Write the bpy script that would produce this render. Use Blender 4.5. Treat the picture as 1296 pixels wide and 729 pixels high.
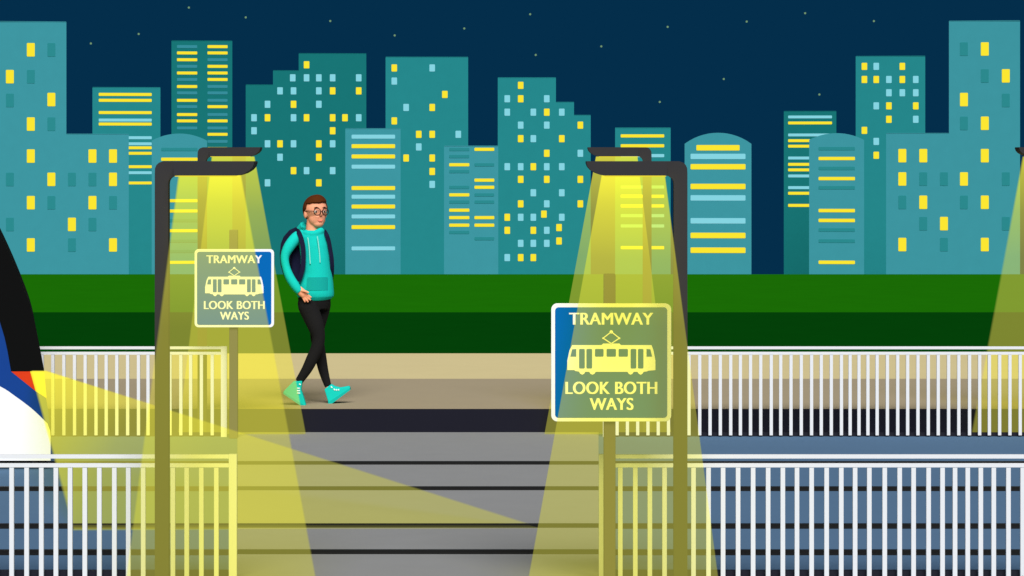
import bpy, bmesh, math
from mathutils import Vector, Matrix
R = math.radians
S = bpy.context.scene
for o in list(bpy.data.objects): bpy.data.objects.remove(o)
COL = S.collection

# ------------------------------------------------------------------ camera
F, HY, HC, CX = 3600.0, 200.0, 2.19, 648.0      # focal length and horizon in photo pixels, eye height
cam = bpy.data.cameras.new('camera'); co = bpy.data.objects.new('camera', cam); COL.objects.link(co)
cam.lens = 100; cam.sensor_width = 36; cam.shift_y = -164.5/1296
cam.clip_start = 0.5; cam.clip_end = 20000
co.location = (0, 0, HC); co.rotation_euler = (R(90), 0, 0); S.camera = co
def W(px, py, Y): return Vector(((px-CX)*Y/F, Y, HC-(py-HY)*Y/F))

# ------------------------------------------------------------------ colours
def lin(c):
    c = c/255.0
    return c/12.92 if c <= .04045 else ((c+.055)/1.055)**2.4
def rgb(r, g, b): return (lin(r), lin(g), lin(b), 1)

# ------------------------------------------------------------------ world, sun, exposure
w = bpy.data.worlds.new('World'); S.world = w; w.use_nodes = True
bg = w.node_tree.nodes['Background']; bg.inputs[0].default_value = rgb(4, 46, 75); bg.inputs[1].default_value = 1.0
sd = bpy.data.lights.new('soft_sky_light', 'SUN'); so = bpy.data.objects.new('soft_sky_light', sd); COL.objects.link(so)
sd.energy = 4.35; sd.angle = R(36); sd.color = (1, .985, .96)
so.rotation_euler = (R(45), 0, R(6))
vs = S.view_settings; vs.view_transform = 'Standard'; vs.look = 'None'; vs.exposure = 0; vs.gamma = 1; vs.use_curve_mapping = False
S.render.engine = 'CYCLES'
S.cycles.transparent_max_bounces = 24; S.cycles.volume_bounces = 0; S.cycles.max_bounces = 4
S.cycles.volume_max_steps = 64

# ------------------------------------------------------------------ materials
MATS = {}
def mat(name, c, rough=.8, var=0.0, scale=8.0, bump=0.0, metal=0.0, spec=.15):
    if name in MATS: return MATS[name]
    m = bpy.data.materials.new(name); m.use_nodes = True; nt = m.node_tree
    b = nt.nodes['Principled BSDF']
    b.inputs['Base Color'].default_value = rgb(*c); b.inputs['Roughness'].default_value = rough
    b.inputs['Metallic'].default_value = metal; b.inputs['Specular IOR Level'].default_value = spec
    tc = nt.nodes.new('ShaderNodeTexCoord'); nz = nt.nodes.new('ShaderNodeTexNoise')
    nz.inputs['Scale'].default_value = scale; nz.inputs['Detail'].default_value = 5
    nt.links.new(tc.outputs['Object'], nz.inputs['Vector'])
    if var > 0:
        mx = nt.nodes.new('ShaderNodeMix'); mx.data_type = 'RGBA'
        c0 = rgb(*c)
        mx.inputs[6].default_value = tuple(v*(1-var) for v in c0[:3])+(1,)
        mx.inputs[7].default_value = tuple(min(1, v*(1+var)) for v in c0[:3])+(1,)
        nt.links.new(nz.outputs['Fac'], mx.inputs[0]); nt.links.new(mx.outputs[2], b.inputs['Base Color'])
    if bump > 0:
        bp = nt.nodes.new('ShaderNodeBump'); bp.inputs['Strength'].default_value = bump; bp.inputs['Distance'].default_value = .01
        nt.links.new(nz.outputs['Fac'], bp.inputs['Height']); nt.links.new(bp.outputs['Normal'], b.inputs['Normal'])
    MATS[name] = m; return m
def emit(name, c, st=1.0):
    if name in MATS: return MATS[name]
    m = bpy.data.materials.new(name); m.use_nodes = True; nt = m.node_tree
    b = nt.nodes['Principled BSDF']; b.inputs['Base Color'].default_value = (0, 0, 0, 1); b.inputs['Specular IOR Level'].default_value = 0
    b.inputs['Roughness'].default_value = .6
    b.inputs['Emission Color'].default_value = rgb(*c); b.inputs['Emission Strength'].default_value = st
    MATS[name] = m; return m

M_light = mat('light_teal_facade', (62, 150, 163), .9, .04, .4, spec=.03)
M_mid = mat('mid_teal_facade', (37, 136, 141), .9, .04, .4, spec=.03)
M_dark = mat('dark_teal_facade', (23, 117, 118), .9, .04, .4, spec=.03)
M_dim = mat('unlit_glass', (36, 137, 143), .6)
M_dim2 = mat('unlit_pale_glass', (48, 140, 155), .6)
M_yel = emit('lit_yellow_window', (252, 231, 50))
M_pal = emit('lit_pale_blue_window', (134, 213, 226))
M_white = mat('white_paint', (233, 233, 234), .6, spec=.15)
M_char = mat('charcoal_metal', (54, 52, 53), .8, .03, 20)
M_blue = mat('sign_blue', (8, 104, 181), .9, spec=.02)
M_signwhite = mat('sign_white', (250, 250, 250), .6)
M_postgrey = mat('sign_post_grey', (88, 80, 84), .6)
M_lamp = emit('lamp_panel', (250, 226, 50), .9)

# ------------------------------------------------------------------ helpers
def geo(verts, faces):
    bm = bmesh.new(); vs_ = [bm.verts.new(v) for v in verts]
    for f in faces:
        try: bm.faces.new([vs_[i] for i in f])
        except ValueError: pass
    return bm
def add_box(bm, x0, x1, y0, y1, z0, z1):
    v = [bm.verts.new(p) for p in ((x0,y0,z0),(x1,y0,z0),(x1,y1,z0),(x0,y1,z0),(x0,y0,z1),(x1,y0,z1),(x1,y1,z1),(x0,y1,z1))]
    for f in ((0,3,2,1),(4,5,6,7),(0,1,5,4),(1,2,6,5),(2,3,7,6),(3,0,4,7)): bm.faces.new([v[i] for i in f])
    return bm
def box(*a): return add_box(bmesh.new(), *a)
def add_prism(bm, pts, y0, y1):
    """pts: (x,z) outline, extruded from y0 to y1"""
    a = [bm.verts.new((x, y0, z)) for x, z in pts]; b = [bm.verts.new((x, y1, z)) for x, z in pts]
    n = len(pts)
    fs = [bm.faces.new(a), bm.faces.new(b[::-1])]
    for i in range(n): fs.append(bm.faces.new((a[i], b[i], b[(i+1) % n], a[(i+1) % n])))
    bmesh.ops.recalc_face_normals(bm, faces=fs)
    return bm
def prism(pts, y0, y1): return add_prism(bmesh.new(), pts, y0, y1)
def pxprism(pts, Y, thick, bm=None):
    q = [W(x, y, Y) for x, y in pts]
    return add_prism(bm or bmesh.new(), [(p.x, p.z) for p in q], Y, Y+thick)
def rounded(x0, x1, z0, z1, r, n=6):
    out = []
    for cx, cz, a0 in ((x1-r, z1-r, 0), (x0+r, z1-r, 90), (x0+r, z0+r, 180), (x1-r, z0+r, 270)):
        for k in range(n+1):
            a = R(a0+90*k/n); out.append((cx+r*math.cos(a), cz+r*math.sin(a)))
    return out
def obj(name, bm, m, parent=None, bevel=0, smooth=False):
    me = bpy.data.meshes.new(name)
    if isinstance(bm, bpy.types.Mesh): me = bm; me.name = name
    else:
        if bevel:
            bmesh.ops.bevel(bm, geom=[e for e in bm.edges if len(e.link_faces) == 2 and e.calc_face_angle(0) > .5], offset=bevel, segments=2, profile=.6, affect='EDGES')
        bm.to_mesh(me); bm.free()
    me.materials.clear(); me.materials.append(m)
    if smooth:
        for p in me.polygons: p.use_smooth = True
    o = bpy.data.objects.new(name, me); COL.objects.link(o)
    if parent:
        root = parent
        while root.parent: root = root.parent
        me.transform(root_mat(root).inverted()) if root.type == 'EMPTY' else None
        o.parent = parent
    return o
def root_mat(r): return Matrix.Translation(r.location) @ r.rotation_euler.to_matrix().to_4x4()
def thing(name, loc, label, cat, group=None, rz=0):
    o = bpy.data.objects.new(name, None); COL.objects.link(o); o.location = loc; o.rotation_euler = (0, 0, rz)
    o.empty_display_size = .2
    return tag(o, label, cat, group)
def tag(o, label, cat, group=None, kind=None):
    o['label'] = label; o['category'] = cat
    if group: o['group'] = group
    if kind: o['kind'] = kind
    return o
def struct(name, bm, m):
    o = obj(name, bm, m); o['kind'] = 'structure'; return o
def copy_tree(o, parent=None):
    c = o.copy(); COL.objects.link(c); c.parent = parent
    for ch in [q for q in list(o.children)]: copy_tree(ch, c)
    return c
def baked(bm, voxel, smooth=4):
    me = bpy.data.meshes.new('t'); bm.to_mesh(me); bm.free()
    o = bpy.data.objects.new('t', me); COL.objects.link(o)
    r = o.modifiers.new('r', 'REMESH'); r.mode = 'VOXEL'; r.voxel_size = voxel
    if smooth:
        s = o.modifiers.new('s', 'SMOOTH'); s.iterations = smooth; s.factor = .5
    dg = bpy.context.evaluated_depsgraph_get(); dg.update()
    out = bpy.data.meshes.new_from_object(o.evaluated_get(dg))
    bpy.data.objects.remove(o)
    return out
def add_tube(bm, path, radii, n=12, flat=1.0, cap=True):
    """tube through points, circular rings perpendicular to the path; flat scales depth (y)"""
    rings = []
    path = [Vector(p) for p in path]
    for i, p in enumerate(path):
        t = (path[min(i+1, len(path)-1)] - path[max(i-1, 0)]).normalized()
        ref = Vector((0, 1, 0)) if abs(t.y) < .9 else Vector((1, 0, 0))
        a = t.cross(ref).normalized(); b = t.cross(a).normalized()
        r = radii[i] if isinstance(radii, (list, tuple)) else radii
        rings.append([bm.verts.new(p + a*r*math.cos(2*math.pi*k/n) + b*r*flat*math.sin(2*math.pi*k/n)) for k in range(n)])
    fs = []
    for i in range(len(rings)-1):
        for k in range(n): fs.append(bm.faces.new((rings[i][k], rings[i][(k+1) % n], rings[i+1][(k+1) % n], rings[i+1][k])))
    if cap:
        fs.append(bm.faces.new(rings[0])); fs.append(bm.faces.new(rings[-1]))
    bmesh.ops.recalc_face_normals(bm, faces=fs)
    return bm
def tube(*a, **k): return add_tube(bmesh.new(), *a, **k)
def spline(pts, n=5):
    """Catmull-Rom through tuples of any length"""
    out = []; P = [pts[0]]+list(pts)+[pts[-1]]
    for i in range(1, len(P)-2):
        for k in range(n):
            t = k/n; o_ = []
            for d in range(len(pts[0])):
                a, b, c, e = P[i-1][d], P[i][d], P[i+1][d], P[i+2][d]
                o_.append(.5*((2*b)+(-a+c)*t+(2*a-5*b+4*c-e)*t*t+(-a+3*b-3*c+e)*t**3))
            out.append(tuple(o_))
    out.append(tuple(pts[-1])); return out

# ------------------------------------------------------------------ the setting: ground, track, pavement, grass
def strip(name, y0, y1, z, c, x=90, var=.03, sc=3.0, bump=.1, rough=.9):
    bm = bmesh.new(); add_box(bm, -x, x, y0, y1, z-.3, z)
    return struct(name, bm, mat(name+'_surface', c, 1.0, var, sc, bump, spec=0))
strip('track_bed', -30, 22.66, 0, (84, 111, 139))
bm = bmesh.new()
c4 = [W(300.5, 548.2, 22.655), W(757.5, 548.2, 22.655)]
def xz(px, Y): return ((px-CX)*Y/F, Y)
A, B, C_, D = xz(300.5, 22.655), xz(757.5, 22.655), xz(757.5, 13.2), xz(300.5, 13.2)
bot = [bm.verts.new((p[0], p[1], -.05)) for p in (A, B, C_, D)]; top = [bm.verts.new((p[0], p[1], .006)) for p in (A, B, C_, D)]
bm.faces.new(top[::-1]); bm.faces.new(bot)
for i in range(4): bm.faces.new((bot[i], bot[(i+1) % 4], top[(i+1) % 4], top[i]))
bmesh.ops.recalc_face_normals(bm, faces=bm.faces[:])
struct('crossing', bm, mat('crossing_concrete', (138, 138, 138), 1.0, .04, 4, .1, spec=0))
bm = bmesh.new(); add_box(bm, -90, 90, 22.66, 22.70, -.1, .188)
struct('kerb', bm, mat('kerb_stone', (33, 33, 43), 1.0, .04, 4, .1, spec=0))
strip('pavement', 22.70, 25.80, .188, (162, 148, 122))
strip('path', 25.80, 29.15, .188, (207, 191, 142))
strip('dark_lawn', 29.15, 36.92, .188, (4, 64, 9), var=.08, sc=2.0)
strip('light_lawn', 36.92, 49.0, .188, (27, 107, 6), var=.08, sc=2.0)
prof = [(49.0, .18), (52, -.5), (60, -3), (120, -11), (300, -24), (560, -38), (900, -58), (6000, -400)]
vv, ff = [], []
for i, (y, z) in enumerate(prof):
    wx = 120+y*.5; vv += [(-wx, y, z), (wx, y, z)]
    if i: ff.append((2*i-2, 2*i-1, 2*i+1, 2*i))
struct('hillside', geo(vv, ff), mat('hill_grass', (18, 70, 18), 1, .08, .2, spec=0))

# rails
def rail_obj(Yc, side):
    bm = bmesh.new()
    add_box(bm, -30, 30, Yc-.03, Yc+.03, 0.0, .016)          # foot
    add_box(bm, -30, 30, Yc-.018, Yc+.018, .0165, .027)       # head
    return bm
M_rail = mat('rail_steel', (27, 27, 27), .55, .05, 6)
for Yc, lab in ((20.29, 'dark rail farthest from the viewer, next to the kerb across the tracks'), (18.73, 'second dark rail from the kerb, near rail of the far track'),
                (16.83, 'third dark rail from the kerb, far rail of the near track'), (15.71, 'dark rail nearest the viewer, closest to the front railings')):
    o = obj('rail', rail_obj(Yc, 0), M_rail); tag(o, lab, 'rail', 'tram rails across the crossing'); o['category'] = 'rail'

# ------------------------------------------------------------------ skyline
DEPTH = {'L': 620.0, 'M': 720.0, 'D': 800.0}
FAC = {'L': M_light, 'M': M_mid, 'D': M_dark}
def building(kind, outline, wins, label, name='apartment_building', Y=None, dome=None):
    Y = Y or DEPTH[kind]; xs = [p[0] for p in outline]; xc = (min(xs)+max(xs))/2
    s = Y/F; yaw = -math.atan((xc-CX)/F)
    root = thing(name, ((xc-CX)*s, Y, -54.0), label, 'building', 'city buildings on the skyline', yaw)
    Mi = root_mat(root)
    def loc(px, py):                                  # ray through the pixel onto the turned facade
        d = Vector(((px-CX)/F, 1, -(py-HY)/F)); n = Mi.to_3x3() @ Vector((0, 1, 0)); n.z = 0
        p0 = Vector(root.location); t = (p0-Vector((0, 0, HC))).dot(n)/d.dot(n)
        q = Vector((0, 0, HC)) + d*t
        l = Mi.inverted() @ q; return l.x, l.z
    def put(nm, bm, m, parent):
        bmesh.ops.transform(bm, matrix=Mi, verts=bm.verts[:]); return obj(nm, bm, m, parent)
    top = [loc(*p) for p in outline]
    pts = [(top[0][0], 0)] + top + [(top[-1][0], 0)]
    put('wall', prism(pts, 0, 12), FAC[kind], root)
    # flat roof slabs or a domed roof rim
    for (x0, z0), (x1, z1) in zip(top[:-1], top[1:]):
        if abs(z0-z1) < .6 and abs(x1-x0) > 3:
            put('roof', box(min(x0, x1)+.05, max(x0, x1)-.05, -.05, 12.05, max(z0, z1)+.01, max(z0, z1)+.12), FAC[kind], root)
    for wn in wins:
        c, x0, x1, y0, y1 = wn
        a = loc(x0, y1); b = loc(x1, y0)
        r = min((b[1]-a[1])*.2, .16)
        put('window', prism(rounded(a[0], b[0], a[1], b[1], r, 2), -.05, .2), {'Y': M_yel, 'P': M_pal, 'D': M_dim, 'd': M_dim2}[c], root)
    return root
def pane(w_, h_, s):                                   # "Y:39,63 ..." -> windows of size w_ x h_
    out = []
    for tok in s.split():
        c, xy = tok.split(':'); x, y = map(float, xy.split(','))
        out.append((c, x-w_/2, x+w_/2, y-h_/2, y+h_/2))
    return out
def bars(x0, x1, h, s):
    out = []
    for tok in s.split():
        c, y = tok[0], float(tok[1:]); out.append((c, x0, x1, y-h/2, y+h/2))
    return out
def domed(x0, x1, ysh, ytop, n=14):
    c = (x0+x1)/2; hw = (x1-x0)/2; h = ysh-ytop; Rr = (hw*hw+h*h)/(2*h)
    return [(x0+2*hw*k/n, ytop+Rr-math.sqrt(Rr*Rr-(x0+2*hw*k/n-c)**2)) for k in range(n+1)]

building('L', [(-90, 28), (84, 28), (84, 170), (163, 170)], pane(10, 17,
    'Y:39,63 Y:12.5,97 Y:65,126 Y:39,157 D:65,63 D:39,97 D:12.5,127 D:65,157 Y:39,197.5 Y:117,197.5 Y:143,197.5 Y:65,227 Y:143,227 '
    'Y:39,256.5 Y:117,256.5 Y:91,284 Y:39,310 Y:143,310 D:12.5,227 D:91,227 D:117,227 D:65,256.5 D:143,256.5 D:12.5,284 D:117,284 D:91,310'),
    'tall light teal tower block with lower wing at the left edge, big yellow windows')
building('M', [(117, 111), (203, 111)], bars(125, 192, 3.6, 'Y119.5 Y127 Y142.5 P152 Y157 P174.3 P182 Y187 Y194 Y211 P218.6 Y231.6'),
    'teal block with thin full-width yellow strips behind the big left tower block', 'office_building')
building('L', domed(192, 262, 178, 169), bars(204, 250, 4, 'D189 Y201.5 Y254 Y267 D279 Y292 D305 D318 Y332'),
    'round-topped light teal building behind the left street lamps', 'office_building')
building('D', [(217, 52), (294, 52)], bars(224, 249.6, 3.6, 'd59 Y67 Y75.6 d84 Y92.4 d100.6 Y109.5 d117.6 Y127 d135 Y145 Y153 d162')
    + bars(262.6, 288, 3.6, 'Y59 Y67 d75.6 Y84 Y92.4 Y100.6 d109.5 d117.6 d127 Y135 d145 Y153 d162 Y170 d179 Y188'),
    'slim dark teal tower with two columns of short yellow strips', 'office_building')
building('D', [(311, 107.5), (345.5, 107.5), (345.5, 89.5), (378, 89.5), (378, 68), (463.6, 68)], pane(7, 9,
    'Y:388,82 P:370.5,98.5 P:388,98.5 P:403.5,98.5 P:421,98.5 P:454,98.5 P:354.4,115 P:371.5,115 P:403.5,115 Y:421,115 Y:454,115 '
    'P:338.6,132 Y:371.5,132 P:403.5,132 P:321.5,149 Y:338.6,149 P:371.5,149 Y:388,149 Y:421,149 Y:436.6,149 P:454,149 P:321.5,165.5 Y:421,165.5 '
    'P:338.6,182 Y:354.4,182 P:371.5,182 Y:403.5,182 P:421,182 P:354.4,199 Y:403.5,199 Y:371.5,216 P:388,216 P:421,216 P:338.6,231.4 Y:403.5,231.4'),
    'dark teal tower stepping up to the right, behind the walking person')
building('L', [(437, 163), (507, 163)], bars(445, 500, 5, 'P173 Y185 Y198 P211 Y238 P249 Y261.4 P274 Y287.4 P314.4'),
    'light teal block with wide yellow and pale blue strips, right of the person', 'office_building')
building('M', [(488, 72.5), (592.5, 72.5)], pane(7, 9,
    'Y:499,86 P:547,86 P:499,102.6 Y:563,119.5 P:514,136 Y:547,136 Y:499,153 Y:530,170 Y:547,170 P:580,170 P:530,186 Y:514,200 Y:547,200 Y:547,217 P:547,233.4'),
    'broad flat-topped teal tower with few scattered windows, centre left of the skyline')
building('L', [(562, 185), (630.6, 185)], bars(568.5, 594, 4, 'D189 D198 Y208.5 D217 D237 Y246.6 D255.6 Y266 Y275.4 Y285 D294')
    + bars(600.5, 625.5, 4, 'Y189 D208.5 Y228 Y237 D246.6 D255.6 Y275.4 Y285 D302'),
    'low light teal block with two columns of strips, beside the right-stepping tower', 'office_building')
building('M', [(630, 98.5), (703.6, 98.5), (703.6, 129.5), (726.5, 129.5), (726.5, 146), (747.6, 146)], pane(7, 9,
    'P:642,125 P:642,142 Y:659,108 Y:659,125 P:692,125 P:675,142 Y:692,142 P:711,142 P:659,158.4 P:692,158.4 Y:734.5,158.4 Y:659,175.5 P:675,175.5 Y:711,175.5 '
    'Y:692,194 P:734.5,194 P:642,211 P:659,211 Y:675,211 P:692,211 P:711,211 Y:659,227 Y:692,227 Y:734.5,227 P:675,244 P:711,244 Y:659,258 P:692,258 Y:734.5,258 '
    'Y:688.4,271 Y:642,275 P:659,275 P:675,275 P:711,275 Y:642,291.5 Y:675,291.5 P:692,291.5 Y:707.5,288 P:659,308 P:675,308 P:692,308 Y:707.5,305 P:642,326 Y:659,326 Y:675,326'),
    'teal tower stepping down to the right, in the centre of the skyline')
building('M', [(778.5, 162), (848.8, 162)], bars(785.6, 840.6, 4, 'Y172 Y184.5 P197 P236.7 Y248.4 Y260.6 P273 P286 Y313.4'),
    'teal block with wide strips behind the right-hand pair of lamps', 'office_building')
building('L', domed(866.5, 951, 182, 168), bars(881.4, 936, 7, 'Y187') + bars(874, 943.5, 6.8, 'P198 Y211 Y236 P250.5 P279.5 Y298 Y316.7'),
    'round-topped light teal building with thick yellow and pale blue strips', 'office_building')
building('D', [(992, 141), (1058.5, 141)], bars(997.5, 1053, 3.6, 'P148 Y155.6 P170.8 Y178 Y185 P200 Y208 Y215 P222.7 P237.5 Y244.6 Y260'),
    'dark teal block with thin strips, partly behind a round-topped building', 'office_building')
building('L', domed(1024, 1093.6, 177, 168.5), bars(1036, 1082, 4.2, 'D188 Y200.6 D213 Y226 D237.5 Y266.5 Y279 D291 D305 Y332'),
    'round-topped light teal building with thin strips, left of the big right tower block', 'office_building')
building('M', [(1083, 71.5), (1171, 71.5)], pane(7, 9,
    'Y:1094,84 P:1109,84 Y:1142,84 Y:1094,100.6 Y:1109,100.6 P:1125,100.6 Y:1142,100.6 P:1159,100.6 P:1125,117.4 P:1142,117.4 P:1159,117.4 '
    'P:1109,134 Y:1125,134 Y:1159,134 Y:1125,151 P:1159,151 Y:1094,165 P:1109,179 Y:1109,196.5'),
    'teal tower with small clustered windows behind the big right tower block')
building('L', [(1121.5, 169), (1201, 169), (1201, 27), (1291, 27)], pane(10, 17,
    'D:1220,62 Y:1246.4,62 D:1246.4,96 Y:1273,96 Y:1220,126 D:1273,127 D:1220,156 Y:1246.4,156 Y:1142,197 Y:1168.5,197 Y:1246.4,197 '
    'Y:1142,226.5 D:1168.5,226.5 D:1194.7,226.5 Y:1220,226.5 D:1273,226.5 D:1142,256 Y:1168.5,256 D:1220,256 Y:1246.4,256 D:1168.5,283 Y:1194.7,283 D:1273,283 '
    'Y:1142,309.5 D:1194.7,309.5 Y:1246.4,309.5'),
    'tall light teal tower block with lower wing near the right edge, big yellow windows')

# stars
M_star = emit('star_light', (112, 150, 112), 1.0)
s0 = None
for x, y in ((115,55),(175.5,43),(239,9.6),(311,22),(418,26.6),(499.5,44.8),(587.6,36),(671,18),(678,69.5),(761,58.7),(845,34),(945,27.3),(835,129),(916,100),(1019,16.7),(1106,26.7),(1037,119.6)):
    p = W(x, y, 3000)
    if s0 is None:
        bm = bmesh.new(); bmesh.ops.create_icosphere(bm, subdivisions=2, radius=1.15); s0 = obj('star', bm, M_star); o = s0
    else: o = s0.copy(); COL.objects.link(o)
    o.location = p
    tag(o, 'tiny pale green star in the dark navy night sky', 'star', 'stars scattered across the night sky')

# ------------------------------------------------------------------ railings
def railing(Y, xs, bw, x_end, end_w, x_far, ytop, rt, y2, label, basebar=None):
    """x_end: pixel of the end post centre, x_far: pixel where the railing runs out of view"""
    s = Y/F; z = lambda py: HC-(py-HY)*s; X = lambda px: (px-CX)*s
    root = thing('railing', (X(x_end), Y, 0), label, 'railing', 'white railings beside the tram crossing')
    d = .012
    xa, xb = sorted((X(x_far), X(x_end)))
    he = end_w*s/2
    if x_far < x_end: xb -= he
    else: xa += he
    obj('end_post', box(X(x_end)-he, X(x_end)+he, Y-.018, Y+.018, 0, z(ytop)+.002), M_white, root, bevel=.003)
    obj('top_rail', box(xa, xb, Y-d, Y+d, z(ytop+rt), z(ytop)), M_white, root, bevel=.003)
    obj('middle_rail', box(xa, xb, Y-d, Y+d, z(y2+rt), z(y2)), M_white, root, bevel=.003)
    for x in xs:
        obj('baluster', box(X(x-bw/2), X(x+bw/2), Y-d+.002, Y+d-.002, .012, z(y2+rt)), M_white, root)
    if basebar:
        obj('base_rail', box(xa, xb, Y+.03, Y+.09, -.01, z(basebar)), mat('base_metal', (30, 30, 40), .7), root)
    else:   # short ties that carry the balusters
        obj('base_rail', box(xa, xb, Y+.03, Y+.06, -.01, .03), mat('base_metal', (30, 30, 40), .7), root)
    return root
xsf = [281.5-13.55*k for k in range(1, 26)]
xsf = [268.7, 255, 241.4, 229, 215.3, 201.5, 187.5, 175.4, 161.7, 148, 134.6, 121.7, 108, 94.5, 81, 67, 53.5, 40, 26.5, 13, -1, -14, -28, -42]
railing(22.35, xsf, 4, 283.6, 7.5, -60, 438.5, 3.4, 445.3, 'far white railing left of the crossing, running behind the tram nose')
xsb = [781, 794, 807, 820, 833, 846, 859, 872,885.5,898.6,911.6,924.7,937,949.8,962.7,976,988,1001,1014,1027,1039.3,1052,1064.8,1075.8,1087,1098.3,1110,1123,1136,1148.6,1161.6,1174.7,1187.3,1200.4,1213.3,1226.9,1239.7,1252,1265,1278,1291,1304,1317,1330]
railing(22.35, xsb, 4, 766, 6, 1345, 438.5, 3.4, 445.3, 'far white railing right of the crossing, along the dark kerb')
xl = [15,34,52.6,71,89,107.6,126,145,162.6,181.5,204-3,219,236.5,255,274] + [-4, -22.6, -41, -60, -79]
railing(14.75, xl, 5.7, 295, 10, -95, 575.2, 4.8, 586.4, 'near white railing left of the crossing, under the left lamp', 724)
xr = [785,804,822.4,841,859,877.6,896.6,915,934,953,972,990.6,1008.5,1027,1046,1064.5,1082,1100,1119.5,1138.4,1156,1175,1192.6,1208.4,1224.5,1241,1257.4,1276,1294,1312,1331,1350]
railing(14.75, xr, 5.7, 761.3, 7, 1365, 575.2, 4.8, 586.4, 'near white railing right of the crossing, starting behind the large sign', 724)

# ------------------------------------------------------------------ street lamps
def lamp(px_post, Y, sgn, dz, base_z, label):
    s = Y/F; x0 = (px_post-CX)*s
    root = thing('street_lamp', (x0, Y, base_z), label, 'street lamp', 'double row of charcoal street lamps')
    k = 1/252.6
    prof = [(-8.5,-25),(-8.5,-20),(-8.2,-13),(-6.5,-9),(-3.5,-6),(2,-4),(119.5,-4),(119.8,-6.5),(118,-11),(114.5,-15),(108,-19),(102,-21),(98,-22),
            (19,-22),(14.5,-23),(11,-25.5),(9,-29),(8.5,-33),(8.5,-40),(-8.5,-40)]
    P = [(x0+sgn*x*k, HC+z*k+dz) for x, z in prof]
    el = [(P[0][0], base_z)] + [P[i] for i in range(0, 6)] + [(x0+sgn*19*k, P[5][1]), (x0+sgn*19*k, P[13][1])] + P[14:18] + [(P[17][0], base_z)]
    hd = [(x0+sgn*19*k, P[5][1])] + P[6:14]
    obj('post', prism(el, Y-.036, Y+.036), M_char, root)
    obj('lamp_head', prism(hd, Y-.16, Y+.04), M_char, root)
    xa, xb = sorted((x0+sgn*20*k, x0+sgn*97*k))
    obj('light_panel', box(xa, xb, Y-.14, Y-.02, HC-22*k+dz-.005, HC-22*k+dz-.001), M_lamp, root)
    return root
FY, BY = 14.25, 22.60
lamp(205.5, FY, 1, 0, 0, 'near street lamp on the left with its arm to the right, beside the smaller sign')
lamp(861, FY, -1, 0, 0, 'near street lamp on the right with its arm to the left, beside the larger sign')
lamp(256, BY, 1, .101, 0, 'far street lamp on the left, its arm showing above the near lamp arm')
lamp(819, BY, -1, .101, 0, 'far street lamp on the right, its arm showing above the near lamp arm')
lamp(1361, BY, -1, .101, 0, 'street lamp cut off by the right edge, only the arm tip showing')

# ------------------------------------------------------------------ signs
def text_mesh(txt, x0, x1, z0, z1, y, th, bold=0.0):
    cu = bpy.data.curves.new('t', 'FONT'); cu.body = txt; cu.size = 1; cu.offset = bold; cu.extrude = .01; cu.space_character = 1.04
    o = bpy.data.objects.new('t', cu); COL.objects.link(o)
    dg = bpy.context.evaluated_depsgraph_get(); dg.update()
    me = bpy.data.meshes.new_from_object(o.evaluated_get(dg)); bpy.data.objects.remove(o)
    xs = [v.co.x for v in me.vertices]; ys = [v.co.y for v in me.vertices]
    a, b, c, d = min(xs), max(xs), min(ys), max(ys)
    src = [v.co.copy() for v in me.vertices]; polys = [tuple(p.vertices) for p in me.polygons]
    bpy.data.meshes.remove(me); w_ = x1-x0; e = .009*(z1-z0)/.1*1.0
    vv, ff = [], []
    for k, dx in enumerate((-.045, 0, .045)):            # heavier strokes: three layers a hair apart
        dx *= (z1-z0); o_ = len(vv)
        for q in src:
            vv.append((x0+.045*(z1-z0)+(q.x-a)/(b-a)*(w_-.09*(z1-z0))+dx, y-(th+k*.0002 if q.z > 0 else 0), z0+(q.y-c)/(d-c)*(z1-z0)))
        ff += [tuple(i+o_ for i in p) for p in polys]
    me = bpy.data.meshes.new('lettering'); me.from_pydata(vv, [], ff); me.update()
    return me
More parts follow.
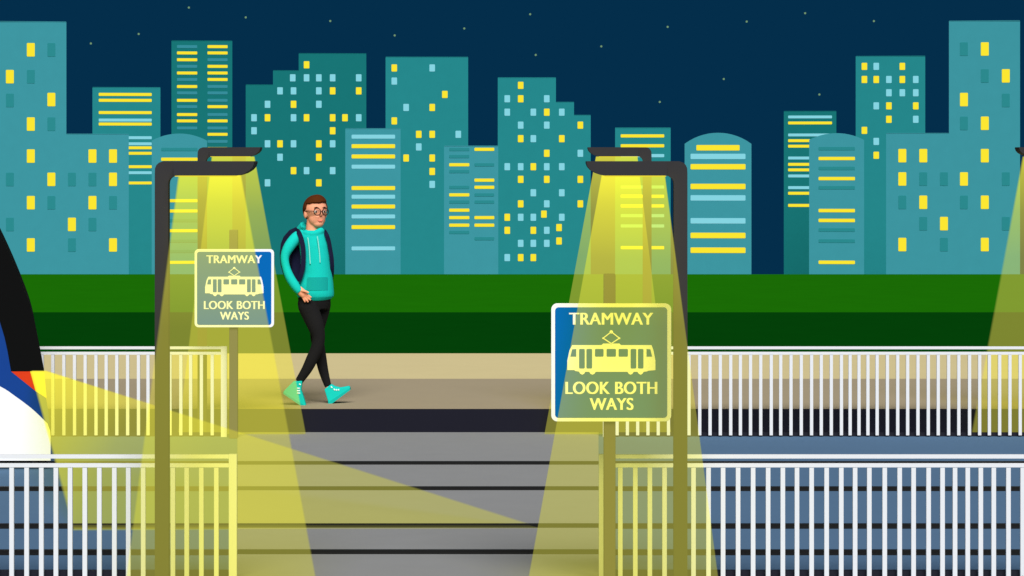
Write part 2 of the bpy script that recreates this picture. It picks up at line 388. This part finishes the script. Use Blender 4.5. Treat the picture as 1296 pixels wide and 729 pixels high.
def sign(px, py, pyb, px_post, Ys, post_top, post_w, label):
    """px: board centre pixel, py board top, pyb board bottom"""
    s = Ys/F; cx = (px-CX)*s; zt = HC-(py-HY)*s; zb = HC-(pyb-HY)*s; cz = (zt+zb)/2
    u = (zt-zb)/610.0
    X = lambda a: cx+(a-380)*u
    Z = lambda b: cz+(360-b)*u
    xp = (px_post-CX)*s; pw = post_w*s/2
    root = thing('road_sign', (xp, Ys+.05, 0), label, 'sign', 'tramway warning signs')
    obj('post', prism(rounded(xp-pw, xp+pw, 0, HC-(post_top-HY)*s, .004, 1), Ys+.018, Ys+.018+2*pw), M_postgrey, root, bevel=.006)
    bd = obj('board', prism(rounded(X(70), X(690), Z(665), Z(55), 32*u, 8), Ys, Ys+.014), M_signwhite, root, bevel=.002)
    obj('blue_field', prism(rounded(X(90), X(669), Z(645), Z(75), 18*u, 6), Ys-.002, Ys+.003), M_blue, bd)
    y = Ys-.0021
    for t, a, b, c, d in (('TRAMWAY', 162, 597, 165, 103), ('LOOK BOTH', 143, 618, 523, 459), ('WAYS', 268, 495, 605, 543)):
        obj('lettering', text_mesh(t, X(a), X(b), Z(c), Z(d), y, .0015), M_signwhite, bd)
    bm = bmesh.new()
    out = [(178,270),(330,270),(338,262),(422,262),(430,270),(588,270),(598,298),(608,350),(608,399),(574,402),(560,407),(547,408),(541,418),(532,423),(522,418),(515,408),
           (496,408),(489,418),(480,423),(470,418),(464,408),(300,408),(293,418),(283,423),(272,418),(266,408),(246,408),(240,418),(230,423),(220,418),(213,407),(195,404),(188,399),(153,399),(153,350),(164,298)]
    add_prism(bm, [(X(a), Z(b)) for a, b in out], y-.0015, y)
    sy = obj('tram_symbol', bm, M_signwhite, bd)
    bm = bmesh.new()
    for a, b, c, d in ((214,243,290,390),(252,281,290,390),(296,340,290,329),(356,404,290,329),(418,466,290,329),(480,509,290,390),(518,546,290,390)):
        add_prism(bm, rounded(X(a), X(b), Z(d), Z(c), 5*u, 3), y-.003, y-.001)
    for q in ([(178,292),(199,290),(199,329),(169,329)], [(562,290),(582,292),(591,329),(562,329)]):
        add_prism(bm, [(X(a), Z(b)) for a, b in q], y-.003, y-.001)
    for f in (): pass
    root_ = obj('symbol_windows', bm, M_blue, bd)
    bm = bmesh.new()
    P = [Vector((X(a), y-.0012, Z(b))) for a, b in ((380,202),(338,235),(380,263),(422,235),(380,202))]
    for p, q in zip(P[:-1], P[1:]): add_tube(bm, [p, q], 3.2*u, 8)
    for a, b, r in ((380,202,9),(422,235,5),(338,235,5)):
        add_prism(bm, [(X(a+r*math.cos(t*math.pi/6)), Z(b+r*math.sin(t*math.pi/6))) for t in range(12)], y-.002, y)
    obj('pantograph', bm, M_signwhite, bd)
    return root
sign(773.6, 384, 533.5, 771.8, 14.5, 347, 15, 'large blue TRAMWAY LOOK BOTH WAYS sign in the foreground, right of the crossing')
sign(296.5, 315.3, 414.3, 295, 22.18, 291, 10.5, 'smaller blue TRAMWAY LOOK BOTH WAYS sign beside the walking person')

# ------------------------------------------------------------------ tram nose
TY = 20.0
tram = thing('tram', W(-400, 583, TY)[:2]+(0,) if False else (W(-400, 583, TY).x, 20.87, 0), 'white and blue tram nose with black windscreen entering from the left edge', 'tram')
M_tw = mat('tram_white', (253, 253, 254), .35, spec=.3); M_tb = mat('tram_blue', (24, 66, 142), .8, spec=.05)
M_tk = mat('tram_windscreen', (15, 15, 15), .9, spec=0.05); M_tr = mat('tram_red', (222, 62, 24), .4)
TW = 1.75
low = spline([(64,583),(64,560),(63.3,545),(60,536),(54,530)], 4)[:-1] + spline([(54,530),(40,517),(20,502),(0,489),(-40,472),(-120,455),(-900,450)], 4)
obj('body', pxprism([(-900,583)]+[(x, y) for x, y in low][0:], TY, TW), M_tw, tram)
up = spline([(54,530),(40,517),(20,502),(0,489),(-40,472),(-120,455),(-900,450)], 4)
black_in = spline([(14,470),(0,408),(-40,320),(-110,230),(-170,185)], 4)
nose = [(63.3,545),(60,536)]
blue = up + [(-900,160),(-180,160)] + [(x, y) for x, y in reversed(black_in)] + [(45,495),(58,504),(61,520),(63.3,545),(60,536)]
obj('upper_body', pxprism(blue, TY, TW), M_tb, tram)
black_out = spline([(-180,160),(-130,175),(-70,208),(-20,262),(0,297.5),(22,346),(40.4,395),(49,434),(56,470)], 5)
obj('windscreen', pxprism(black_out + [(x, y) for x, y in black_in], TY-.002, TW+.004), M_tk, tram)
obj('nose_panel', pxprism([(14,470),(56,470),(58.5,504),(45,495)], TY+.35, TW-.7), M_tb, tram)
for yy in (TY-.001, TY+TW-.35):
    h = obj('headlight', pxprism([(38,470),(56,470),(59,504),(45,495)], yy, .35) if yy < 20.4 else prism([(p.x, p.z) for p in (W(38,470,TY),W(56,470,TY),W(59,504,TY),W(45,495,TY))], yy, yy+.35), M_lamp, tram)
    obj('lamp_surround', pxprism([(14,470),(38,470),(45,495)], yy, .35) if yy < 20.4 else prism([(p.x, p.z) for p in (W(14,470,TY),W(38,470,TY),W(45,495,TY))], yy, yy+.35), M_tr, h)
obj('underframe', box(W(-900,0,TY).x, W(60,0,TY).x, TY+.02, TY+TW-.02, .045, .062), M_tk, tram)
for xx in (-760, -660, -200, -110):
    for yy in (20.15, 21.6):
        bm = bmesh.new(); bmesh.ops.create_cone(bm, cap_ends=True, segments=24, radius1=.045, radius2=.045, depth=.06, matrix=Matrix.Translation((W(xx,0,TY).x, yy, .073)) @ Matrix.Rotation(R(90), 4, 'X'))
        obj('wheel', bm, M_tk, tram)
for a, b in ((-860,-700),(-680,-520),(-360,-240)):
    obj('side_window', pxprism([(a,250),(b,250),(b,400),(a,400)], TY-.004, .01), M_tk, tram)
obj('door', pxprism([(-500,210),(-390,210),(-390,570),(-500,570)], TY-.005, .01), mat('door_grey', (150,155,165), .4), tram)

# the nose is raked in plan: it falls back towards the far side of the body
for ch in tram.children_recursive:
    for v in ch.data.vertices:
        wx = v.co.x + tram.location.x; wy = v.co.y + tram.location.y
        k = min(1, max(0, (wx + 4.6)/.6))
        v.co.x -= k*.178*(wy - TY)
# ------------------------------------------------------------------ person
PY = 23.15
def P3(px, py, dy=0): q = W(px, py, PY); return Vector((q.x, PY+dy, q.z))
u = PY/F                                        # metres per pixel at the person
M_skin = mat('skin', (253, 170, 134), .8, .02, 30); M_hood = mat('turquoise_fleece', (18, 199, 187), .95, .02, 60)
M_pock = mat('pocket_fleece', (17, 168, 160), .95); M_trou = mat('black_cotton', (27, 26, 27), .95); M_hair = mat('brown_hair', (84, 38, 6), .9, .1, 60)
M_shoe = mat('turquoise_canvas', (16, 203, 190), .8); M_sole = mat('shoe_sole', (14, 180, 170), .8); M_navy = mat('navy_nylon', (20, 22, 52), .8)
person = thing('person', (P3(398, 0).x, PY, .188), 'person in turquoise hoodie, black trousers and round glasses striding along the pavement', 'person')
def ell(bm, c, rx, ry, rz, rot=None, n=24):
    m = Matrix.Translation(c) @ (rot or Matrix()) @ Matrix.Diagonal((rx, ry, rz, 1))
    bmesh.ops.create_uvsphere(bm, u_segments=n, v_segments=n//2+4, radius=1, matrix=m); return bm
yaw = Matrix.Rotation(R(29), 4, 'Z')            # face turned to the right, partly to the viewer
HCn = P3(399.2, 268.3, 0)
def H(x, y, z):                                 # head space, -y is the front of the face
    return HCn + yaw.to_3x3() @ Vector((x, y, z))
near = spline([(393,370,9,-.02),(389.5,383,12.4,-.05),(394,396,12,-.06),(400.5,412,10.5,-.075),(404,426,8.3,-.08),(402,440,8,-.08),(396,453,7.6,-.08),(389,467,6.6,-.08),(379,482,5,-.08)], 3)
far = spline([(403,370,9,.02),(407,383,11.2,.05),(406,396,10,.06),(402,410,9.6,.07),(400,424,8.5,.08),(402,438,8,.08),(405,453,7.4,.08),(409,472,6.2,.08),(414.5,490,4.4,.08)], 3)
arm = spline([(382,297,6.5,-.03),(376,300.5,7.6,-.065),(367,312,7.2,-.10),(362,324,5.6,-.12),(363.5,337,5.3,-.13),(368.5,350,5.9,-.14),(375.5,361,5.8,-.145),(381,368.5,4.6,-.145)], 3)
farm = spline([(408,302,6.5,.08),(410,320,6,.10),(409,338,5.5,.11),(406,352,5,.11),(403,362,4.2,.10)], 3)
# body: one continuous surface
bm = bmesh.new()
ell(bm, HCn + Vector((0,0,.022)), .091, .102, .105, yaw)
ell(bm, H(0, -.028, -.055), .070, .066, .070, yaw)
ell(bm, H(0, -.052, -.092), .046, .038, .034, yaw)
add_tube(bm, [H(0, -.093, .02), H(0, -.106, -.018)], [.007, .011], 10)
ell(bm, H(0, -.102, -.022), .012, .010, .010, yaw)
for sx in (-1, 1): ell(bm, H(.088*sx, .005, -.02), .012, .022, .032, yaw)
add_tube(bm, [P3(396,300,.0), P3(396,292,.0), P3(397,278,.0)], [.066,.058,.056], 16)
for pth, k in ((near, .85), (far, .85), (arm, .72), (farm, .72)):
    add_tube(bm, [P3(a, b, d) for a, b, c, d in pth], [c*u*k for a, b, c, d in pth], 14)
def torso(bm, rows, n=28):
    rings = []
    for xa, xb, y, d in rows:
        cx, hw = (xa+xb)/2, (xb-xa)/2*u; c = P3(cx, y)
        rings.append([bm.verts.new((c.x+hw*math.cos(2*math.pi*k/n), PY+d*math.sin(2*math.pi*k/n), c.z)) for k in range(n)])
    fs = []
    for i in range(len(rings)-1):
        for k in range(n): fs.append(bm.faces.new((rings[i][k], rings[i][(k+1) % n], rings[i+1][(k+1) % n], rings[i+1][k])))
    fs += [bm.faces.new(rings[0]), bm.faces.new(rings[-1])]
    bmesh.ops.recalc_face_normals(bm, faces=fs)
torso(bm, [(388,404,293,.05),(379,411,299,.075),(384,414,315,.09),(385,415,345,.09),(382,416,370,.095),(381,415,388,.09)])
# hands (near hand relaxed at the pocket, far hand hidden behind the torso)
def hand(bm, wx, wy, dy, k=1.0):
    L = lambda a, b, d=0: P3(wx+a*k, wy+b*k, dy+d)
    add_tube(bm, [L(-1.5,-3), L(3,2), L(7,6)], [4.4*u*k, 5.3*u*k, 4.4*u*k], 12, flat=.6)
    for pts, r in (([(8.2,3.4,-.008),(12.5,6.6,-.016),(15.2,8.4,-.012)], 1.45), ([(7.6,5.6,-.004),(12,9.6,-.012),(14.6,12,-.008)], 1.5),
                   ([(6.2,7.6,0),(9.6,11.8,-.008),(11.4,14.4,-.004)], 1.45), ([(4.2,8.4,.004),(6.4,12.2,-.002),(7.4,14.6,0)], 1.25),
                   ([(3.5,-.5,-.02),(8.6,.6,-.034),(12.6,2.4,-.034)], 1.55)):
        q = [L(a, b, d) for a, b, d in pts]
        add_tube(bm, [L(3.5,3)] + q, [r*u*k*1.1, r*u*k*1.05, r*u*k, r*u*k*.75], 10)
hand(bm, 380.5, 367, -.145)
hand(bm, 404, 362, .10, .9)
for (x, y), (x2, y2), dd in (((378.5,482),(379.5,499),-.08), ((414.5,490),(424,498),.08)):
    add_tube(bm, [P3(x, y, dd), P3((x+x2)/2, (y+y2)/2+3, dd), P3(x2, y2, dd)], [4.0*u, 3.4*u, 2.4*u], 10)
obj('body', baked(bm, .004, 6), M_skin, person, smooth=True)
# hoodie
bm = bmesh.new()
torso(bm, [(385,407,291.5,.085),(379,411.5,294,.10),(374.5,414,299,.11),(378,416.5,310,.12),(380.5,418.5,325,.125),(380.5,420.4,345,.13),(376.5,422,360,.135),(375,422.8,371,.135),(376,422.6,375,.13),(382,417,379.5,.11),(390,409,381.3,.09)])
add_tube(bm, [P3(a, b, d) for a, b, c, d in arm], [c*u for a, b, c, d in arm], 16)
add_tube(bm, [P3(a, b, d) for a, b, c, d in farm], [c*u for a, b, c, d in farm], 16)
# hood lying round the neck
hp = []
for k in range(17):
    a = 2*math.pi*k/16; hp.append(P3(395.5+12.2*math.cos(a), 290.2-.6*math.cos(a)-5.6*math.sin(a), .085*math.sin(a)))
add_tube(bm, hp, [.036-.009*max(0, -math.sin(2*math.pi*k/16)) for k in range(17)], 12, cap=False)
add_tube(bm, [P3(384,284,.05), P3(381,290,.09), P3(384,300,.11)], [.03,.05,.05], 12)
hoodie = obj('hoodie', baked(bm, .006, 6), M_hood, person, smooth=True)
# pocket laid over the belly following the torso curve
def patch(name, x0, x1, y0, y1, d0, m, parent, th=.006, nx=14, nz=5, taper=0, cxx=399, hwx=23, dd=.133):
    bm = bmesh.new(); g = []
    for j in range(nz+1):
        row = []
        for i in range(nx+1):
            t = j/nz; xa = x0+taper*(1-t); xb = x1-taper*.3*(1-t)
            px = xa+(xb-xa)*i/nx; py = y0+(y1-y0)*t + (.6 if i in (0, nx) and j in (0,) else 0)
            q = max(0, 1-((px-cxx)/hwx)**2)
            row.append((px, py, -dd*math.sqrt(q)-d0))
        g.append(row)
    f = [[bm.verts.new(P3(*p)) for p in r] for r in g]; b = [[bm.verts.new(P3(p[0], p[1], p[2]+th+.02)) for p in r] for r in g]
    for j in range(nz):
        for i in range(nx):
            bm.faces.new((f[j][i], f[j+1][i], f[j+1][i+1], f[j][i+1])); bm.faces.new((b[j][i], b[j][i+1], b[j+1][i+1], b[j+1][i]))
    rim_f = [f[0][i] for i in range(nx+1)]+[f[j][nx] for j in range(1, nz+1)]+[f[nz][i] for i in range(nx-1, -1, -1)]+[f[j][0] for j in range(nz-1, 0, -1)]
    rim_b = [b[0][i] for i in range(nx+1)]+[b[j][nx] for j in range(1, nz+1)]+[b[nz][i] for i in range(nx-1, -1, -1)]+[b[j][0] for j in range(nz-1, 0, -1)]
    for i in range(len(rim_f)): bm.faces.new((rim_f[i], rim_f[(i+1) % len(rim_f)], rim_b[(i+1) % len(rim_b)], rim_b[i]))
    bmesh.ops.recalc_face_normals(bm, faces=bm.faces[:])
    return obj(name, bm, m, parent)
patch('pocket', 389, 416.2, 350, 366.6, .004, M_pock, hoodie, taper=1.2)
for pts in ([(391,300),(392.5,311),(393.4,322),(394,333)], [(403,298.5),(404.6,310),(405.8,321),(406.4,331.5)]):
    q = spline([(a, b) for a, b in pts], 3)
    def sd_(a, b): return -.128*math.sqrt(max(0, 1-((a-398)/22)**2))-.006
    obj('drawstring', tube([P3(a, b, sd_(a, b)) for a, b in q], .0042, 8), mat('drawstring_cord', (150, 240, 230), .9), hoodie)
# trousers
bm = bmesh.new()
for pth in (near, far): add_tube(bm, [P3(a, b, d) for a, b, c, d in pth], [c*u for a, b, c, d in pth], 18)
torso(bm, [(378,418,370,.10),(377,419,377,.105),(378,418,384,.10),(382,416,391,.085)])
obj('trousers', baked(bm, .006, 5), M_trou, person, smooth=True)
# shoes
def shoe(outline, sole, laces, dd):
    bm = bmesh.new(); q = [P3(a, b) for a, b in outline]
    add_prism(bm, [(p.x, p.z) for p in q], PY+dd-.042, PY+dd+.042)
    sh = obj('shoe', baked(bm, .004, 14), M_shoe, person, smooth=True)
    bm = bmesh.new(); q = [P3(a, b) for a, b in sole]
    add_prism(bm, [(p.x, p.z) for p in q], PY+dd-.045, PY+dd+.045)
    obj('sole', bm, M_sole, sh)
    bm = bmesh.new()
    for a, b, a2, b2 in laces: add_tube(bm, [P3(a, b, dd-.043), P3(a2, b2, dd-.043)], .0055, 8)
    obj('laces', bm, mat('lace_white', (235, 250, 250), .8), sh)
shoe([(372.5,481.5),(384,480.5),(382.5,492),(386,503),(388.5,511),(388,514),(376,507),(360.5,496),(360,494)], [(360,494.6),(388.6,512.5),(388.2,514.6),(384,513.2),(360,497)],
     [(380,484.5,382,485.5),(377.5,490,381,490),(377.2,493,381,493),(377.5,496,381.2,496.2)], -.08)
shoe([(410,493.5),(418.5,487),(424,490),(430,491.4),(441,489.4),(443,491),(441.5,493.5),(418.5,510.5),(415.4,511)], [(442.6,491.6),(443,494),(418.6,512.3),(415.2,512),(414.8,509.6)],
     [(418.5,489.5,420,491.5),(422,492.5,423.5,494.5),(424.8,493,426,494.8),(427.4,493,428.6,494.6)], .08)
# hair: a cap over the skull, open at the face
bm = bmesh.new(); bmesh.ops.create_uvsphere(bm, u_segments=96, v_segments=64, radius=1)
kill = []
for v in bm.verts:
    x, y, z = v.co
    front = -y
    keep = True
    if front > .16 and z < .47 + .06*x: keep = False
    if front > -.14 and front <= .16 and z < .02 - .5*(.16-front): keep = False
    if front <= -.14 and z < -.78 + .15*abs(x): keep = False
    if abs(x) > .72 and abs(front) < .2 and z < -.08: keep = False
    if not keep: kill.append(v)
bmesh.ops.delete(bm, geom=kill, context='VERTS')
for v in bm.verts:
    x, y, z = v.co; t = max(0, z)
    k = 1.0
    v.co = Vector((x*.104, y*.117 - .004, z*.118+.022+.022*max(0, z-.35)*max(0, min(1, -y*2+.3*x))))
r = bmesh.ops.extrude_face_region(bm, geom=bm.faces[:])
for v in [g for g in r['geom'] if isinstance(g, bmesh.types.BMVert)]: v.co = Vector((v.co.x*.84, v.co.y*.84, (v.co.z-.022)*.84+.022))
bmesh.ops.recalc_face_normals(bm, faces=bm.faces[:])
bmesh.ops.transform(bm, matrix=Matrix.Translation(HCn) @ yaw, verts=bm.verts[:])
obj('hair', baked(bm, .004, 3), M_hair, person, smooth=True)
# glasses, eyes, brows, mouth
M_gl = mat('glasses_frame', (45, 28, 30), .4)
def ring(c, r, rr, rot):
    bm = bmesh.new(); q = []
    for k in range(25):
        a = 2*math.pi*k/24; q.append(c + rot @ Vector((r*math.cos(a), 0, r*math.sin(a))))
    return add_tube(bm, q, rr, 6, cap=False)
gl = None; rot = yaw.to_3x3()
gb = bmesh.new()
ez = .004
for sx in (-1, 1):
    rt2 = rot @ Matrix.Rotation(R(8*sx), 3, 'Z')
    q = []
    for k in range(25):
        a = 2*math.pi*k/24; q.append(H(.036*sx, -.114, ez) + rt2 @ Vector((.0285*math.cos(a), 0, .0285*math.sin(a))))
    add_tube(gb, q, .0034, 8, cap=False)
    add_tube(gb, [H(.060*sx, -.108, ez+.004), H(.088*sx, -.05, ez+.006), H(.094*sx, .0, ez+.004)], .003, 6)
add_tube(gb, [H(-.010, -.114, ez+.004), H(.010, -.114, ez+.004)], .003, 6)
obj('glasses', gb, M_gl, person)
for sx in (-1, 1):
    bm = bmesh.new(); ell(bm, H(.036*sx, -.083, ez), .0155, .014, .013, yaw); e = obj('eye', bm, mat('eye_white', (250, 235, 225), .4), person, smooth=True)
    bm = bmesh.new(); ell(bm, H(.037*sx, -.0945, ez), .007, .004, .0085, yaw); obj('pupil', bm, mat('pupil_dark', (40, 20, 14), .3), e, smooth=True)
    bm = tube([H(.018*sx, -.098, ez+.030), H(.036*sx, -.098, ez+.037), H(.052*sx, -.088, ez+.031)], [.004, .0045, .003], 8); obj('eyebrow', bm, M_hair, person)
obj('lips', tube([H(-.022, -.088, -.064), H(-.008, -.0935, -.0725), H(.008, -.0935, -.0725), H(.022, -.088, -.064)], [.003, .0052, .0052, .003], 8), mat('lip_pink', (240, 125, 105), .6), person)

# backpack
pack = thing('backpack', (P3(362, 0).x, PY+.16, P3(0, 362).z), 'dark navy backpack worn on the back of the walking person', 'backpack')
bm = bmesh.new()
q = [(374,287.5),(365,291.5),(357.5,300),(354,309),(352.6,322),(353.6,336),(357,348),(362,358),(369,365),(376,362),(396,362),(414,358),(416,330),(412,298),(400,290)]
P = [P3(a, b) for a, b in q]; add_prism(bm, [(p.x, p.z) for p in P], PY+.09, PY+.27)
add_prism(bm, [(P3(a, b).x, P3(a, b).z) for a, b in ((376,310),(368,322),(369,345),(377,358),(386,352),(386,312))], PY-.02, PY+.12)
obj('pack', baked(bm, .008, 6), M_navy, pack, smooth=True)
def strap(pts, w_, name='strap'):
    q = spline(pts, 4); bm = bmesh.new(); prev = None; fs = []
    V = [P3(a, b, d) for a, b, d in q]
    for i, p in enumerate(V):
        t = (V[min(i+1, len(V)-1)]-V[max(i-1, 0)]); t.y = 0; t.normalize(); nn = Vector((t.z, 0, -t.x))*w_*u/2
        ring_ = [bm.verts.new(p-nn), bm.verts.new(p+nn), bm.verts.new(p+nn+Vector((0, .03, 0))), bm.verts.new(p-nn+Vector((0, .03, 0)))]
        if prev:
            for k in range(4): bm.faces.new((prev[k], prev[(k+1) % 4], ring_[(k+1) % 4], ring_[k]))
        else: bm.faces.new(ring_)
        prev = ring_
    bm.faces.new(prev[::-1]); bmesh.ops.recalc_face_normals(bm, faces=bm.faces[:])
    obj(name, bm, M_navy, pack, bevel=0)
strap([(374,291,-.03),(378.5,293,-.10),(382,300,-.125),(384.8,312,-.13),(385.4,326,-.132),(384.6,338,-.132),(382,348,-.128),(378.8,355,-.118)], 5.6)
strap([(410,292,.0),(413.5,296,-.07),(416.6,304,-.075),(418.8,316,-.072),(420.6,328,-.07),(420.8,340,-.05),(419.6,351,.0),(417.5,357,.06)], 4.6)

# ------------------------------------------------------------------ visible light in the air under the lamps
def beam_mat(name, axis, p0, p1, ramp, thick):
    m = bpy.data.materials.new(name); m.use_nodes = True; nt = m.node_tree
    nt.nodes.remove(nt.nodes['Principled BSDF']); out = nt.nodes['Material Output']
    tc = nt.nodes.new('ShaderNodeTexCoord'); sp = nt.nodes.new('ShaderNodeSeparateXYZ'); nt.links.new(tc.outputs['Object'], sp.inputs[0])
    mr = nt.nodes.new('ShaderNodeMapRange'); mr.inputs[1].default_value = p0; mr.inputs[2].default_value = p1
    nt.links.new(sp.outputs[axis], mr.inputs[0])
    cr = nt.nodes.new('ShaderNodeValToRGB'); el = cr.color_ramp.elements
    el[0].position = ramp[0][0]; el[0].color = (ramp[0][1]/6,)*3+(1,); el[1].position = ramp[-1][0]; el[1].color = (ramp[-1][1]/6,)*3+(1,)
    for t, v in ramp[1:-1]: e = el.new(t); e.color = (v/6,)*3+(1,)
    nt.links.new(mr.outputs[0], cr.inputs[0])
    mu = nt.nodes.new('ShaderNodeMath'); mu.operation = 'MULTIPLY'; mu.inputs[1].default_value = 6*.70/thick
    nt.links.new(cr.outputs[0], mu.inputs[0])
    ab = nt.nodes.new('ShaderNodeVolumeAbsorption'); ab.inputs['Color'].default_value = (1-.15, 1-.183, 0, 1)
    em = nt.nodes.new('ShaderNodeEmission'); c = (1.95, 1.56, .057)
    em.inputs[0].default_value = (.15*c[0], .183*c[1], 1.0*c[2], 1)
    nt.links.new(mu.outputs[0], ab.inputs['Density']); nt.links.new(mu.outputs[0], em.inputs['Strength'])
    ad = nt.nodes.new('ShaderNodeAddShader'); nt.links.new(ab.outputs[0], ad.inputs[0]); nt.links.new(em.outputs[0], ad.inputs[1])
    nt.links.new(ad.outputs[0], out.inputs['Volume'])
    m.cycles.volume_step_rate = .3 if hasattr(m.cycles, 'volume_step_rate') else 1
    return m
def beam(Yf, th, y0, x0, x1, sl, sr, label, m, y1=None):
    zt = HC-(y0-HY)*Yf/F; ybot = HY+HC*F/Yf
    P = [W(x0, y0, Yf), W(x1, y0, Yf), W(x1+sr*(ybot-y0), ybot, Yf), W(x0-sl*(ybot-y0), ybot, Yf)]
    bm = prism([(p.x, max(p.z, .008)) for p in P], Yf, Yf+th)
    o = obj('light_beam', bm, m); tag(o, label, 'light beam', 'yellow light beams in the night air', 'stuff')
    return o
RAMP = [(0, 3.8), (.06, 2.7), (.2, 1.6), (.36, 1.08), (1, 1)]
TH = .10
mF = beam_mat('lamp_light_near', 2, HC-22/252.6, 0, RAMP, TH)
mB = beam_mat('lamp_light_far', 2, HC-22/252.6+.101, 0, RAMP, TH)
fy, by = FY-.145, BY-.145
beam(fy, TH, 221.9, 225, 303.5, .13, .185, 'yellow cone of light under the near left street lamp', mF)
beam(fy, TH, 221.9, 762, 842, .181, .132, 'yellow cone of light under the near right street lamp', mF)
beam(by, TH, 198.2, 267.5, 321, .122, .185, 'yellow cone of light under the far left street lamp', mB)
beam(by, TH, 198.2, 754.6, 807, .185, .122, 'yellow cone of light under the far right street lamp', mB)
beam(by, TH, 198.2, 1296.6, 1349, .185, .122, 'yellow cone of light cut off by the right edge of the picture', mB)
# headlight beam, from the tram down to the crossing
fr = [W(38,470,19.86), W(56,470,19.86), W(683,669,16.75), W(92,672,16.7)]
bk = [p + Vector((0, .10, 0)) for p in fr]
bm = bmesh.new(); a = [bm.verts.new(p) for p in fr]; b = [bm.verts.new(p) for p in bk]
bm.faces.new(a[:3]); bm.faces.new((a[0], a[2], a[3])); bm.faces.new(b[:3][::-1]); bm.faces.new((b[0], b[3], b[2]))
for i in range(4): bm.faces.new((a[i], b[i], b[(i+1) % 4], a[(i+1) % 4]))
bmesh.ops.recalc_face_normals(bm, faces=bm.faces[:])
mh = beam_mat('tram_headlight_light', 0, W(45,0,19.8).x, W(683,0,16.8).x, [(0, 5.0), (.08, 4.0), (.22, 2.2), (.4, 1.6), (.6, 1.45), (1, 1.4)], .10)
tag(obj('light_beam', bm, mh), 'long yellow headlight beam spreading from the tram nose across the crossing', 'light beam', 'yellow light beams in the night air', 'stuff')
